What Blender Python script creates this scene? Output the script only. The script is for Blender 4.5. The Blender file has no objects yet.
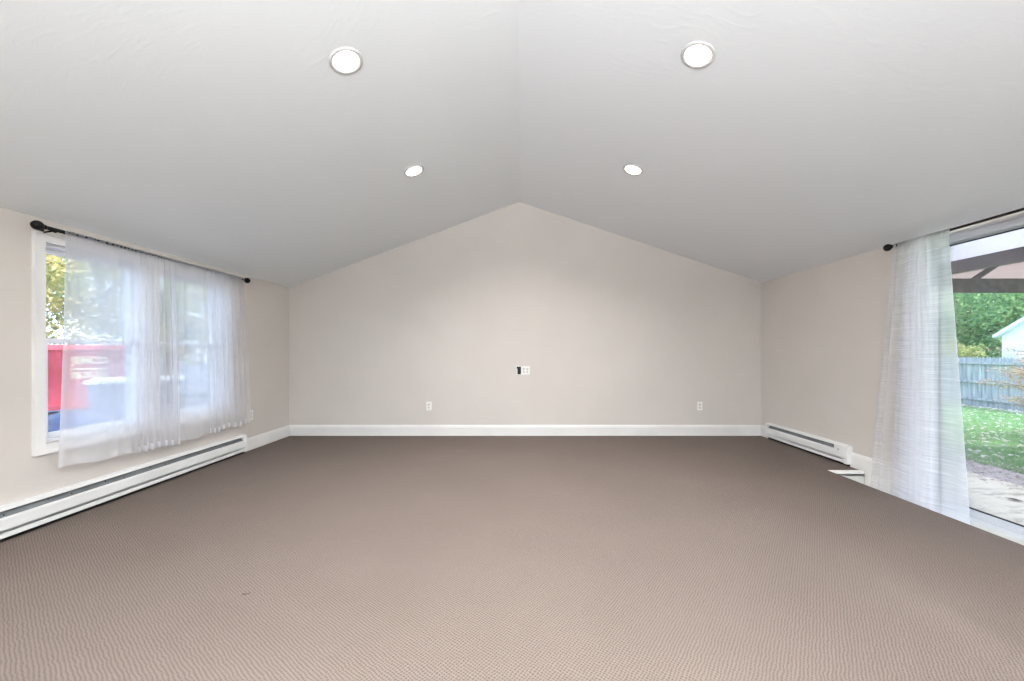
import bpy, bmesh, math, random
from mathutils import Vector, Matrix
random.seed(7)
PI = math.pi
SC = bpy.context.scene
COL = SC.collection

# ------------------------------------------------------------------ camera, sky, sun, exposure
EYE = 1.127
cam = bpy.data.cameras.new('camera'); co = bpy.data.objects.new('camera', cam); COL.objects.link(co)
co.location = (0, 0, EYE); co.rotation_euler = (PI/2, 0, 0)
cam.sensor_width = 36; cam.lens = 14.0
cam.shift_x = -7/1024; cam.shift_y = 11.5/1024
cam.clip_start = 0.05; cam.clip_end = 300
SC.camera = co
vs = SC.view_settings
SC.display_settings.display_device = 'sRGB'
vs.view_transform = 'Standard'; vs.look = 'None'; vs.gamma = 1; vs.use_curve_mapping = False
vs.exposure = 0.12

W = bpy.data.worlds.new('sky'); SC.world = W; W.use_nodes = True
wn = W.node_tree.nodes; wl = W.node_tree.links
bg = wn['Background']
sky = wn.new('ShaderNodeTexSky'); sky.sky_type = 'NISHITA'; sky.sun_disc = False
sky.sun_elevation = math.radians(42); sky.sun_rotation = math.radians(61)
hs = wn.new('ShaderNodeMixRGB'); hs.inputs[0].default_value = 0.75
hs.inputs[2].default_value = (4.35, 5.0, 6.5, 1)
wl.new(sky.outputs[0], hs.inputs[1]); wl.new(hs.outputs[0], bg.inputs[0])
bg.inputs[1].default_value = 0.67

sun = bpy.data.lights.new('sun', 'SUN'); sun.energy = 5.0; sun.angle = math.radians(2.5); sun.color = (1, .95, .86)
so = bpy.data.objects.new('sun', sun); COL.objects.link(so)
so.rotation_euler = Vector((-.90, -.58, -1)).to_track_quat('-Z', 'Y').to_euler()

CAN_W = 15.0      # power of each recessed light
UP_W = 530.0      # power of the added fill torchiere behind the viewer

# ------------------------------------------------------------------ materials
def S(r, g, b):
    f = lambda c: (c/255/12.92) if c/255 <= .04045 else ((c/255+.055)/1.055)**2.4
    return (f(r), f(g), f(b), 1)
def mat(name, col, rough=.6, metal=0, spec=.5):
    m = bpy.data.materials.new(name); m.use_nodes = True
    b = m.node_tree.nodes['Principled BSDF']
    b.inputs['Base Color'].default_value = col; b.inputs['Roughness'].default_value = rough
    b.inputs['Metallic'].default_value = metal; b.inputs['Specular IOR Level'].default_value = spec
    return m
def nd(m, t, **k):
    n = m.node_tree.nodes.new(t)
    for a, v in k.items(): setattr(n, a, v)
    return n
def lk(m, a, b): m.node_tree.links.new(a, b)
def vary(m, c1, c2, scale=5, detail=4, stretch=(1, 1, 1), lo=.35, hi=.65, bump=0, bscale=None, dist=.01, rough=.5):
    """noise-mixed colour plus optional bump, in object space"""
    b = m.node_tree.nodes['Principled BSDF']
    tc = nd(m, 'ShaderNodeTexCoord'); mp = nd(m, 'ShaderNodeMapping'); mp.inputs['Scale'].default_value = stretch
    lk(m, tc.outputs['Object'], mp.inputs[0])
    n = nd(m, 'ShaderNodeTexNoise'); n.inputs['Scale'].default_value = scale; n.inputs['Detail'].default_value = detail
    n.inputs['Roughness'].default_value = rough
    lk(m, mp.outputs[0], n.inputs['Vector'])
    r = nd(m, 'ShaderNodeValToRGB'); r.color_ramp.elements[0].position = lo; r.color_ramp.elements[1].position = hi
    r.color_ramp.elements[0].color = c1; r.color_ramp.elements[1].color = c2
    lk(m, n.outputs['Fac'], r.inputs[0]); lk(m, r.outputs[0], b.inputs['Base Color'])
    if bump:
        n2 = nd(m, 'ShaderNodeTexNoise'); n2.inputs['Scale'].default_value = bscale or scale; n2.inputs['Detail'].default_value = 4
        lk(m, mp.outputs[0], n2.inputs['Vector'])
        bp = nd(m, 'ShaderNodeBump'); bp.inputs['Strength'].default_value = bump; bp.inputs['Distance'].default_value = dist
        lk(m, n2.outputs['Fac'], bp.inputs['Height']); lk(m, bp.outputs[0], b.inputs['Normal'])
    return m

wall_m = vary(mat('wall_paint', S(208, 201, 194), .75, spec=.25), S(207, 200, 193), S(210, 203, 196), 1.5, bump=.08, bscale=120, dist=.002)
white_m = vary(mat('trim_white', S(236, 234, 230), .4), S(232, 230, 227), S(238, 236, 233), 3)
vinyl_m = vary(mat('vinyl_white', S(236, 238, 242), .35), S(230, 233, 238), S(238, 240, 243), 3)
plate_m = vary(mat('plate_white', S(238, 236, 230), .35), S(235, 233, 228), S(240, 238, 233), 8)
heater_m = vary(mat('heater_enamel', S(238, 238, 236), .35), S(234, 234, 232), S(241, 241, 239), 2)
damper_m = vary(mat('damper_grey', S(128, 132, 134), .45, .3), S(116, 120, 123), S(136, 140, 142), 6)
black_m = vary(mat('black_iron', S(14, 13, 13), .45, 0, .2), S(11, 10, 10), S(20, 18, 18), 20)
dark_m = vary(mat('dark_cavity', S(14, 14, 15), .8), S(10, 10, 11), S(20, 20, 21), 9)
well_m = vary(mat('well_board', S(224, 224, 220), .55), S(212, 213, 208), S(232, 232, 228), 6, bump=.1)

# ceiling: hand-trowelled plaster
ceil_m = mat('ceiling_plaster', S(238, 241, 243), .7, spec=.3)
def _ceil(m):
    b = m.node_tree.nodes['Principled BSDF']
    tc = nd(m, 'ShaderNodeTexCoord')
    wq = nd(m, 'ShaderNodeTexNoise'); wq.inputs['Scale'].default_value = 1.6; wq.inputs['Detail'].default_value = 2
    lk(m, tc.outputs['Object'], wq.inputs['Vector'])
    add = nd(m, 'ShaderNodeVectorMath', operation='MULTIPLY_ADD'); add.inputs[1].default_value = (.7, .7, .7)
    lk(m, wq.outputs['Color'], add.inputs[0]); lk(m, tc.outputs['Object'], add.inputs[2])
    mp = nd(m, 'ShaderNodeMapping'); mp.inputs['Scale'].default_value = (4.5, 12, 5)
    lk(m, add.outputs[0], mp.inputs[0])
    n = nd(m, 'ShaderNodeTexNoise'); n.inputs['Scale'].default_value = 1.6; n.inputs['Detail'].default_value = 6; n.inputs['Roughness'].default_value = .55
    lk(m, mp.outputs[0], n.inputs['Vector'])
    r = nd(m, 'ShaderNodeValToRGB'); r.color_ramp.elements[0].position = .5; r.color_ramp.elements[1].position = .8
    lk(m, n.outputs['Fac'], r.inputs[0])
    bp = nd(m, 'ShaderNodeBump'); bp.inputs['Strength'].default_value = .26; bp.inputs['Distance'].default_value = .003
    lk(m, r.outputs[0], bp.inputs['Height']); lk(m, bp.outputs[0], b.inputs['Normal'])
_ceil(ceil_m)

# carpet: diagonal loop pile
carpet_m = mat('carpet_loop', S(176, 160, 150), .95, spec=.1)
def _carpet(m):
    b = m.node_tree.nodes['Principled BSDF']
    tc = nd(m, 'ShaderNodeTexCoord'); sp = nd(m, 'ShaderNodeSeparateXYZ')
    jn = nd(m, 'ShaderNodeTexNoise'); jn.inputs['Scale'].default_value = 22; jn.inputs['Detail'].default_value = 4
    lk(m, tc.outputs['Object'], jn.inputs['Vector'])
    j = nd(m, 'ShaderNodeVectorMath', operation='MULTIPLY_ADD'); j.inputs[1].default_value = (.018, .018, 0)
    lk(m, jn.outputs['Color'], j.inputs[0]); lk(m, tc.outputs['Object'], j.inputs[2])
    lk(m, j.outputs[0], sp.inputs[0])
    def M(op, a, c=None):
        n = nd(m, 'ShaderNodeMath', operation=op)
        for i, v in enumerate((a, c)):
            if v is None: continue
            if isinstance(v, (int, float)): n.inputs[i].default_value = v
            else: lk(m, v, n.inputs[i])
        return n.outputs[0]
    x, y = sp.outputs[0], sp.outputs[1]
    k = 2*PI/.0165; ca, sa = math.cos(.14)*k, math.sin(.14)*k
    u = M('ADD', M('MULTIPLY', x, ca), M('MULTIPLY', y, sa)); v = M('SUBTRACT', M('MULTIPLY', y, ca), M('MULTIPLY', x, sa))
    s = M('MULTIPLY', M('SINE', u), M('SINE', v))           # -1..1
    h = M('ADD', M('MULTIPLY', s, .5), .5)
    fn = nd(m, 'ShaderNodeTexNoise'); fn.inputs['Scale'].default_value = 260; fn.inputs['Detail'].default_value = 2
    lk(m, tc.outputs['Object'], fn.inputs['Vector'])
    h2 = M('ADD', h, M('MULTIPLY', M('SUBTRACT', fn.outputs['Fac'], .5), 1.5))
    r = nd(m, 'ShaderNodeValToRGB'); r.color_ramp.elements[0].position = .05; r.color_ramp.elements[1].position = .6
    r.color_ramp.elements[0].color = S(90, 80, 74); r.color_ramp.elements[1].color = S(124, 112, 105)
    lk(m, h2, r.inputs[0])
    # broad soft wear
    wn_ = nd(m, 'ShaderNodeTexNoise'); wn_.inputs['Scale'].default_value = .9; wn_.inputs['Detail'].default_value = 3
    lk(m, tc.outputs['Object'], wn_.inputs['Vector'])
    wr = nd(m, 'ShaderNodeValToRGB'); wr.color_ramp.elements[0].position = .3; wr.color_ramp.elements[1].position = .7
    wr.color_ramp.elements[0].color = (.9, .9, .9, 1); wr.color_ramp.elements[1].color = (1, 1, 1, 1)
    lk(m, wn_.outputs['Fac'], wr.inputs[0])
    mx = nd(m, 'ShaderNodeMixRGB', blend_type='MULTIPLY'); mx.inputs[0].default_value = 1
    lk(m, r.outputs[0], mx.inputs[1]); lk(m, wr.outputs[0], mx.inputs[2]); lk(m, mx.outputs[0], b.inputs['Base Color'])
    bp = nd(m, 'ShaderNodeBump'); bp.inputs['Strength'].default_value = .5; bp.inputs['Distance'].default_value = .004
    lk(m, h2, bp.inputs['Height']); lk(m, bp.outputs[0], b.inputs['Normal'])
_carpet(carpet_m)

def glass(name, tint, refl):
    m = bpy.data.materials.new(name); m.use_nodes = True; t = m.node_tree; t.nodes.clear()
    o = t.nodes.new('ShaderNodeOutputMaterial'); mx = t.nodes.new('ShaderNodeMixShader')
    tr = t.nodes.new('ShaderNodeBsdfTransparent'); gl = t.nodes.new('ShaderNodeBsdfGlossy'); gl.inputs['Roughness'].default_value = .02
    fr = t.nodes.new('ShaderNodeFresnel'); fr.inputs['IOR'].default_value = 1.45
    sc = t.nodes.new('ShaderNodeMath'); sc.operation = 'MULTIPLY'; sc.inputs[1].default_value = refl
    tr.inputs[0].default_value = tint
    t.links.new(fr.outputs[0], sc.inputs[0]); t.links.new(sc.outputs[0], mx.inputs[0])
    t.links.new(tr.outputs[0], mx.inputs[1]); t.links.new(gl.outputs[0], mx.inputs[2]); t.links.new(mx.outputs[0], o.inputs[0])
    return m
glass_m = glass('window_glass', (.93, .96, .97, 1), .7)

def sheer(name, thru, slub, col=(.96, .96, .98, 1), trans=.80):
    """woven sheer: open weave (transparent) mixed with white thread that scatters both ways"""
    m = bpy.data.materials.new(name); m.use_nodes = True; t = m.node_tree; t.nodes.clear(); N = t.nodes.new; L = t.links.new
    o = N('ShaderNodeOutputMaterial'); mx = N('ShaderNodeMixShader'); tr = N('ShaderNodeBsdfTransparent')
    th = N('ShaderNodeMixShader'); df = N('ShaderNodeBsdfDiffuse'); tl = N('ShaderNodeBsdfTranslucent')
    df.inputs[0].default_value = col; tl.inputs[0].default_value = col; th.inputs[0].default_value = trans
    L(df.outputs[0], th.inputs[1]); L(tl.outputs[0], th.inputs[2])
    tc = N('ShaderNodeTexCoord'); mp = N('ShaderNodeMapping'); mp.inputs['Scale'].default_value = (1.2, 1.2, 75 if slub > .05 else 3)
    L(tc.outputs['Object'], mp.inputs[0])
    n = N('ShaderNodeTexNoise'); n.inputs['Scale'].default_value = 3.2; n.inputs['Detail'].default_value = 4; L(mp.outputs[0], n.inputs['Vector'])
    mr = N('ShaderNodeMapRange'); mr.inputs[1].default_value = .42; mr.inputs[2].default_value = .66
    mr.inputs[3].default_value = thru; mr.inputs[4].default_value = thru-slub
    L(n.outputs['Fac'], mr.inputs[0])
    L(mr.outputs[0], mx.inputs[0]); L(th.outputs[0], mx.inputs[1]); L(tr.outputs[0], mx.inputs[2]); L(mx.outputs[0], o.inputs[0])
    return m
sheer_m = sheer('sheer_fabric', .50, .02)
hem_m = sheer('sheer_hem_fabric', .25, .03)
slub_m = sheer('slub_sheer_fabric', .46, .16)
slubhem_m = sheer('slub_sheer_hem_fabric', .2, .12)

def emit(name, col, s):
    m = bpy.data.materials.new(name); m.use_nodes = True
    b = m.node_tree.nodes['Principled BSDF']; b.inputs['Base Color'].default_value = (.9, .9, .9, 1)
    b.inputs['Emission Color'].default_value = col; b.inputs['Emission Strength'].default_value = s
    return m
lamp_m = emit('led_lens', (1, .93, .84, 1), 9)

# ------------------------------------------------------------------ mesh helpers
def box(bm, x0, x1, y0, y1, z0, z1, M=None):
    vs_ = [bm.verts.new((x, y, z)) for x in (x0, x1) for y in (y0, y1) for z in (z0, z1)]
    for f in ((0, 1, 3, 2), (4, 6, 7, 5), (0, 4, 5, 1), (2, 3, 7, 6), (0, 2, 6, 4), (1, 5, 7, 3)):
        bm.faces.new([vs_[i] for i in f])
    if M is not None: bmesh.ops.transform(bm, matrix=M, verts=vs_)
    return vs_
def prism(bm, prof, y0, y1, axis='y'):
    """closed 2D profile extruded along an axis. y: prof=(x,z); x: prof=(y,z); z: prof=(x,y)"""
    def P(a, b, t):
        return (a, t, b) if axis == 'y' else ((t, a, b) if axis == 'x' else (a, b, t))
    A = [bm.verts.new(P(a, b, y0)) for a, b in prof]; B = [bm.verts.new(P(a, b, y1)) for a, b in prof]
    n = len(prof)
    for i in range(n): bm.faces.new((A[i], A[(i+1) % n], B[(i+1) % n], B[i]))
    bm.faces.new(A[::-1]); bm.faces.new(B)
def tube(bm, p, q, r, r2=None, n=12, caps=True):
    p, q = Vector(p), Vector(q); d = (q-p).normalized(); r2 = r if r2 is None else r2
    a = d.orthogonal().normalized(); b = d.cross(a)
    A = [bm.verts.new(p+(a*math.cos(t)+b*math.sin(t))*r) for t in [2*PI*i/n for i in range(n)]]
    B = [bm.verts.new(q+(a*math.cos(t)+b*math.sin(t))*r2) for t in [2*PI*i/n for i in range(n)]]
    for i in range(n): bm.faces.new((A[i], A[(i+1) % n], B[(i+1) % n], B[i]))
    if caps: bm.faces.new(A[::-1]); bm.faces.new(B)
def lathe(bm, prof, n=32, M=None):
    """prof: (radius, height) list around local z; open profile, zero radius closes"""
    rings = []; new = []
    for r, h in prof:
        if r < 1e-6: ring = [bm.verts.new((0, 0, h))]
        else: ring = [bm.verts.new((r*math.cos(2*PI*i/n), r*math.sin(2*PI*i/n), h)) for i in range(n)]
        rings.append(ring); new += ring
    for a, b in zip(rings, rings[1:]):
        for i in range(n):
            j = (i+1) % n
            if len(a) == 1 and len(b) == 1: continue
            if len(a) == 1: bm.faces.new((a[0], b[i], b[j]))
            elif len(b) == 1: bm.faces.new((a[i], a[j], b[0]))
            else: bm.faces.new((a[i], a[j], b[j], b[i]))
    if M is not None: bmesh.ops.transform(bm, matrix=M, verts=new)
def obj(name, bm, m, parent=None, smooth=False, bevel=0, segs=2, normals=True):
    if normals: bmesh.ops.recalc_face_normals(bm, faces=bm.faces)
    me = bpy.data.meshes.new(name); bm.to_mesh(me); bm.free()
    if m: me.materials.append(m)
    for p in me.polygons: p.use_smooth = smooth
    o = bpy.data.objects.new(name, me); COL.objects.link(o)
    if parent is not None: o.parent = parent
    if bevel:
        b = o.modifiers.new('bevel', 'BEVEL'); b.width = bevel; b.segments = segs; b.limit_method = 'ANGLE'
    return o
def tag(o, label=None, cat=None, group=None, kind=None):
    if label: o['label'] = label
    if cat: o['category'] = cat
    if group: o['group'] = group
    if kind: o['kind'] = kind
    return o
def empty(name, loc, rotz=0, **k):
    o = bpy.data.objects.new(name, None); COL.objects.link(o); o.location = loc; o.rotation_euler = (0, 0, rotz)
    o.empty_display_size = .1
    return tag(o, **k)
def copy_tree(o, parent=None):
    c = o.copy(); COL.objects.link(c)
    if parent is not None: c.parent = parent
    for ch in list(o.children): copy_tree(ch, c)
    return c
def B(): return bmesh.new()
def _b(*a):
    bm = B(); box(bm, *a); return bm
def boxes(name, lst, m, parent=None, bevel=0, **k):
    bm = B()
    for b in lst: box(bm, *b)
    return obj(name, bm, m, parent, bevel=bevel, **k)

# ------------------------------------------------------------------ room shell (metres; camera at origin looking +Y)
XL, XR, YB, YN = -3.10, 3.27, 5.373, -2.6
ZL, ZR, ZT = 1.994, 2.064, 3.152
T = .16
WY0, WY1, WZ0, WZ1 = 2.60, 4.185, .53, 1.845       # left window opening
DY0, DY1, DZ0, DZ1 = 1.42, 3.30, -.11, 2.03        # sliding door opening

st = dict(kind='structure')
# carpet with the step-down well in front of the sliding door
EX, EY0, EY1, WELL = 2.94, 1.15, 3.77, -.125
bm = B()
box(bm, XL-T, EX, YN-T, YB+T, -.035, 0); box(bm, EX, XR+T, EY1+.0, YB+T, -.035, 0); box(bm, EX, XR+T, YN-T, EY0, -.035, 0)
tag(obj('floor', bm, carpet_m), 'taupe loop pile carpet covering the room', 'floor', **st)
tag(boxes('floor_underside', [(XL-T, XR+T, YN-T, YB+T, WELL-.12, WELL-.001)], well_m), **st).name = 'floor.001'
# well lining
bm = B(); box(bm, EX-.02, XR+.075, EY0-.02, EY1+.02, WELL-.0005, WELL+.004)
tag(obj('trim_1', bm, well_m), 'pale board at the bottom of the step-down by the glass door', 'step', **st)
bm = B(); box(bm, EX, XR+.0695, EY1+.0, EY1+.02, WELL+.004, -.046)
tag(obj('trim_2', bm, well_m), 'white riser at the end of the step-down', 'trim', **st)
bm = B(); prism(bm, [(EY1-.020, -.022), (EY1-.020, -.006), (EY1-.012, .003), (EY1+.022, .003), (EY1+.022, -.022)], EX, XR-.017, 'x')
tag(obj('trim_3', bm, white_m), 'pale nosing strip edging the carpet', 'trim', **st)
boxes('trim_9', [(XR-.012, XR, DY1+.02, EY1-.021, WELL+.004, -.0005)], white_m)['kind'] = 'structure'
boxes('trim_4', [(EX-.02, EX, EY0, EY1, WELL, -.036)], well_m)['kind'] = 'structure'
boxes('trim_5', [(EX-.02, XR, EY0-.02, EY0, WELL, -.036)], well_m)['kind'] = 'structure'

# back and near gable walls
def gable(name, y0, y1):
    bm = B()
    prism(bm, [(XL-T, -.2), (XR+T, -.2), (XR+T, ZR), (XR, ZR+.01), (0, ZT+.02), (XL, ZL+.01), (XL-T, ZL)], y0, y1)
    return obj(name, bm, wall_m)
gable('wall_back', YB, YB+T)['kind'] = 'structure'
tag(boxes('wall_near', [(XL, -1.9, YN-T, YN, -.2, ZL+.02), (1.9, XR, YN-T, YN, -.2, ZR+.02), (-1.9, 1.9, YN-T, YN, -.2, .55), (-1.9, 1.9, YN-T, YN, 2.0, 2.1)], wall_m), **st)
bm = B(); prism(bm, [(XL, ZL), (-1.9, 2.1), (1.9, 2.1), (XR, ZR), (XR, ZR+.01), (0, ZT+.02), (XL, ZL+.01)], YN-T, YN); obj('wall_near', bm, wall_m)['kind'] = 'structure'
wn3 = boxes('window_added', [(a, b, YN-.1, YN-.05, c, d_) for a, b, c, d_ in ((-1.9, -1.85, .55, 2), (1.85, 1.9, .55, 2), (-1.85, 1.85, .55, .6), (-1.85, 1.85, 1.95, 2), (-.66, -.6, .6, 1.95), (.6, .66, .6, 1.95))], vinyl_m); wn3['kind'] = 'structure'  # rear window added out of view to let in fill daylight
obj('pane', _b(-1.85, 1.85, YN-.08, YN-.074, .6, 1.95), glass_m, wn3)
# left wall with window opening
tag(boxes('wall_left', [(XL-T, XL, YN, WY0, -.2, ZL+.02), (XL-T, XL, WY1, YB, -.2, ZL+.02),
      (XL-T, XL, WY0, WY1, -.2, WZ0), (XL-T, XL, WY0, WY1, WZ1, ZL+.02)], wall_m), **st)
TR = .22
tag(boxes('wall_right', [(XR, XR+TR, YN, DY0, -.2, ZR+.02), (XR, XR+TR, DY1, YB, -.2, ZR+.02),
      (XR, XR+TR, DY0, DY1, DZ1, ZR+.02), (XR+.02, XR+TR, DY0, DY1, -.25, WELL-.001)], wall_m), **st)
# ceiling: two pitched planes
bm = B()
eL = (ZT-ZL)/(0-XL); eR = (ZT-ZR)/XR
prism(bm, [(XL-T, ZL-T*eL), (0, ZT), (XR+TR, ZR-TR*eR), (XR+TR, ZR-TR*eR+.2), (0, ZT+.2), (XL-T, ZL-T*eL+.2)], YN-T, YB+T)
tag(obj('ceiling', bm, ceil_m), 'vaulted white plaster ceiling', 'ceiling', **st)
def ceil_z(x): return ZT-abs(x)*(eL if x < 0 else eR)

# baseboards
def bprof(s=1):
    return [(0, 0), (.016, 0), (.016, .112), (.013, .118), (.013, .124), (.009, .132), (.004, .142), (0, .144)]
bm = B(); prism(bm, [(YB-a, z) for a, z in bprof()], XL, XR, 'x'); obj('baseboard_back', bm, white_m)['kind'] = 'structure'
bm = B(); prism(bm, [(XL+a, z) for a, z in bprof()], 4.46, YB); obj('baseboard_left', bm, white_m)['kind'] = 'structure'
bm = B(); prism(bm, [(XR-a, z) for a, z in bprof()], EY1+.024, 3.92); prism(bm, [(XR-a, z) for a, z in bprof()], DY1+.02, EY1+.0235); prism(bm, [(XR-a, z) for a, z in bprof()], 5.20, YB)
obj('baseboard_right', bm, white_m)['kind'] = 'structure'

# ------------------------------------------------------------------ windows (left)
def casing(name, y0, y1, w, z0, z1, parent=None):
    """flat picture-frame casing standing proud of the left wall"""
    x0, x1 = XL, XL+.018
    bm = B()
    box(bm, x0, x1, y0, y1, z0, z0+w); box(bm, x0, x1, y0, y1, z1-w, z1)
    box(bm, x0, x1, y0, y0+w, z0+w, z1-w); box(bm, x0, x1, y1-w, y1, z0+w, z1-w)
    q = .014
    box(bm, x1, x1+.006, y0, y1, z0, z0+q); box(bm, x1, x1+.006, y0, y1, z1-q, z1)
    box(bm, x1, x1+.006, y0, y0+q, z0+q, z1-q); box(bm, x1, x1+.006, y1-q, y1, z0+q, z1-q)
    return obj(name, bm, white_m, parent)
tr = casing('trim_6', 2.533, 4.262, .062, .462, 1.905); tag(tr, 'white casing around the double window', 'trim', **st)
bm = B(); box(bm, XL-T, XL+.014, 3.30, 3.425, WZ0, WZ1)
box(bm, XL+.014, XL+.02, 3.31, 3.322, WZ0, WZ1); box(bm, XL+.014, XL+.02, 3.403, 3.415, WZ0, WZ1)
obj('trim_7', bm, white_m, bevel=.003)['kind'] = 'structure'
def dh_window(name, y0, y1):
    w = empty(name, (0, 0, 0), kind='structure')
    xo, xi = XL-.125, XL-.02
    bm = B(); f = .022
    box(bm, xo, xi, y0, y0+f, WZ0, WZ1); box(bm, xo, xi, y1-f, y1, WZ0, WZ1)
    box(bm, xo, xi, y0+f, y1-f, WZ0, WZ0+f); box(bm, xo, xi, y0+f, y1-f, WZ1-f, WZ1)
    obj('window_frame', bm, vinyl_m, w, bevel=.002)
    def sash(nm, x0, x1, z0, z1, s=.034, top=.03, bot=.034):
        a, b = y0+f, y1-f
        bm = B()
        box(bm, x0, x1, a, a+s, z0, z1); box(bm, x0, x1, b-s, b, z0, z1)
        box(bm, x0, x1, a+s, b-s, z0, z0+bot); box(bm, x0, x1, a+s, b-s, z1-top, z1)
        so_ = obj(nm, bm, vinyl_m, w, bevel=.003)
        xm = (x0+x1)/2
        obj('pane', _b(xm-.003, xm+.003, a+s, b-s, z0+bot, z1-top), glass_m, so_)
        return so_
    mid = 1.19
    sash('upper_sash', XL-.115, XL-.08, mid-.005, WZ1-f)
    lo = sash('lower_sash', XL-.075, XL-.04, WZ0+f, mid+.028)
    ym = (y0+y1)/2
    bm = B(); box(bm, XL-.078, XL-.045, ym-.03, ym+.03, mid+.028, mid+.04)
    tube(bm, (XL-.06, ym, mid+.04), (XL-.06, ym, mid+.05), .012); obj('sash_lock', bm, vinyl_m, lo)
    return w
dh_window('window_1', WY0, 3.30); dh_window('window_2', 3.425, WY1)

# ------------------------------------------------------------------ sliding glass door (right)
door_m = vary(mat('door_vinyl', S(208, 212, 219), .4), S(203, 207, 215), S(212, 216, 222), 3)  # blue-grey cast of the daylight put into the base colour
d = empty('door_1', (0, 0, 0), kind='structure')
x0, x1 = XR+.07, XR+.19
bm = B(); f = .035
box(bm, x0, x1, DY1-f, DY1, WELL+.004, DZ1); box(bm, x0, x1, DY0, DY0+f, WELL+.004, DZ1)
box(bm, x0, x1, DY0+f, DY1-f, DZ1-.03, DZ1)
box(bm, x0, x0+.012, DY0+f, DY1-f, DZ1-.055, DZ1-.03)
obj('door_frame', bm, door_m, d, bevel=.002)
bm = B(); box(bm, x0, x1, DY0+f, DY1-f, WELL+.004, WELL+.022)
for xx in (x0, x0+.05, x1-.012): box(bm, xx, xx+.012, DY0+f, DY1-f, WELL+.022, WELL+.036)
obj('sill_track', bm, door_m, d, bevel=.001)
def slider(xa, xb, ya, yb, nm):
    bm = B(); s = .03; zb, zt = WELL+.034, DZ1-.031
    box(bm, xa, xb, ya, ya+s, zb, zt); box(bm, xa, xb, yb-s, yb, zb, zt)
    box(bm, xa, xb, ya+s, yb-s, zb, zb+.035); box(bm, xa, xb, ya+s, yb-s, zt-.028, zt)
    o = obj(nm, bm, door_m, d, bevel=.003)
    xm = (xa+xb)/2
    obj('pane', _b(xm-.004, xm+.004, ya+s, yb-s, zb+.035, zt-.028), glass_m, o)
    bm = B(); t = .006
    box(bm, xm-.009, xm+.009, ya+s, ya+s+t, zb+.035, zt-.028); box(bm, xm-.009, xm+.009, yb-s-t, yb-s, zb+.035, zt-.028)
    box(bm, xm-.009, xm+.009, ya+s+t, yb-s-t, zb+.035, zb+.035+t); box(bm, xm-.009, xm+.009, ya+s+t, yb-s-t, zt-.028-t, zt-.028)
    obj('glazing_gasket', bm, dark_m, o)
    return o
slider(x0+.055, x0+.095, 2.33, DY1-f, 'fixed_panel')
sp = slider(x0+.008, x0+.046, DY0+f, 2.40, 'sliding_panel')
bm = B(); box(bm, x0-.03, x0-.012, DY0+.045, DY0+.065, .85, 1.10); box(bm, x0-.012, x0+.008, DY0+.045, DY0+.065, .85, .88); box(bm, x0-.012, x0+.008, DY0+.045, DY0+.065, 1.07, 1.10)
obj('handle', bm, door_m, sp, bevel=.003)
# drywall return and casing above the door
tag(boxes('trim_8', [(XR-.002, XR+.07, DY1-.001, DY1+.012, WELL, DZ1+.012), (XR-.002, XR+.07, DY0-.012, DY0+.001, WELL, DZ1+.012),
       (XR-.002, XR+.07, DY0, DY1, DZ1-.001, DZ1+.014)], white_m), **st)

# alarm contact on the door head
se = empty('door_sensor', (XR+.052, 3.155, 1.975), label='small white alarm sensor box on the glass door head behind the sheer', cat='sensor')
bm = B(); box(bm, -.02, .02, -.046, .046, -.024, .024); obj('sensor_housing', bm, plate_m, se, bevel=.004)
bm = B(); box(bm, -.023, -.02, -.018, .018, -.012, .012); obj('sensor_lens', bm, damper_m, se, bevel=.001)

# ------------------------------------------------------------------ curtain rods
def rod(name, x, wx, y0, y1, z, label, r=.010, ball=.030):
    t = empty(name, (x, y0, z), label=label, cat='curtain rod')
    s = 1 if wx > x else -1
    bm = B(); tube(bm, (0, 0, 0), (0, y1-y0, 0), r, n=16); tube(bm, (0, 0, 0), (0, (y1-y0)*.45, 0), r+.0022, n=16)
    obj('pole', bm, black_m, t, smooth=True)
    for k, (yy, sg) in enumerate(((0, -1), (y1-y0, 1))):
        bm = B()
        prof = [(0, 0), (r+.003, 0), (r+.006, .006), (r+.006, .012), (r-.002, .018)]
        for i in range(9):
            a = -PI/2+.35+(PI-.35)*i/8
            prof.append((ball*math.cos(a) if i < 8 else 0, .018+ball*.9+ball*math.sin(a)))
        lathe(bm, prof, 20, Matrix.Translation((0, yy, 0)) @ Matrix.Rotation(-sg*PI/2, 4, 'X'))
        obj('finial', bm, black_m, t, smooth=True)
    for yy in (.05, y1-y0-.05):
        bm = B(); wxl = wx-x
        tube(bm, (s*.004, yy, -.004), (wxl, yy, -.02), .006)
        box(bm, wxl-.006 if s > 0 else wxl, wxl if s > 0 else wxl+.006, yy-.014, yy+.014, -.06, .02)
        for i in range(10):
            a0 = PI*i/10*1.2+PI*.9; a1 = PI*(i+1)/10*1.2+PI*.9
            tube(bm, ((r+.006)*math.cos(a0), yy, (r+.006)*math.sin(a0)), ((r+.006)*math.cos(a1), yy, (r+.006)*math.sin(a1)), .004, n=6)
        obj('bracket', bm, black_m, t)
    return t
RXL, RZL = -3.005, 1.918
rod('curtain_rod', RXL, XL, 2.53, 4.36, RZL, 'black curtain rod with ball finials above the double window')
RXR, RZR = 3.175, 2.026
rod('curtain_rod', RXR, XR, 1.15, 3.385, RZR, 'black curtain rod with ball finial above the sliding glass door', r=.009)

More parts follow.
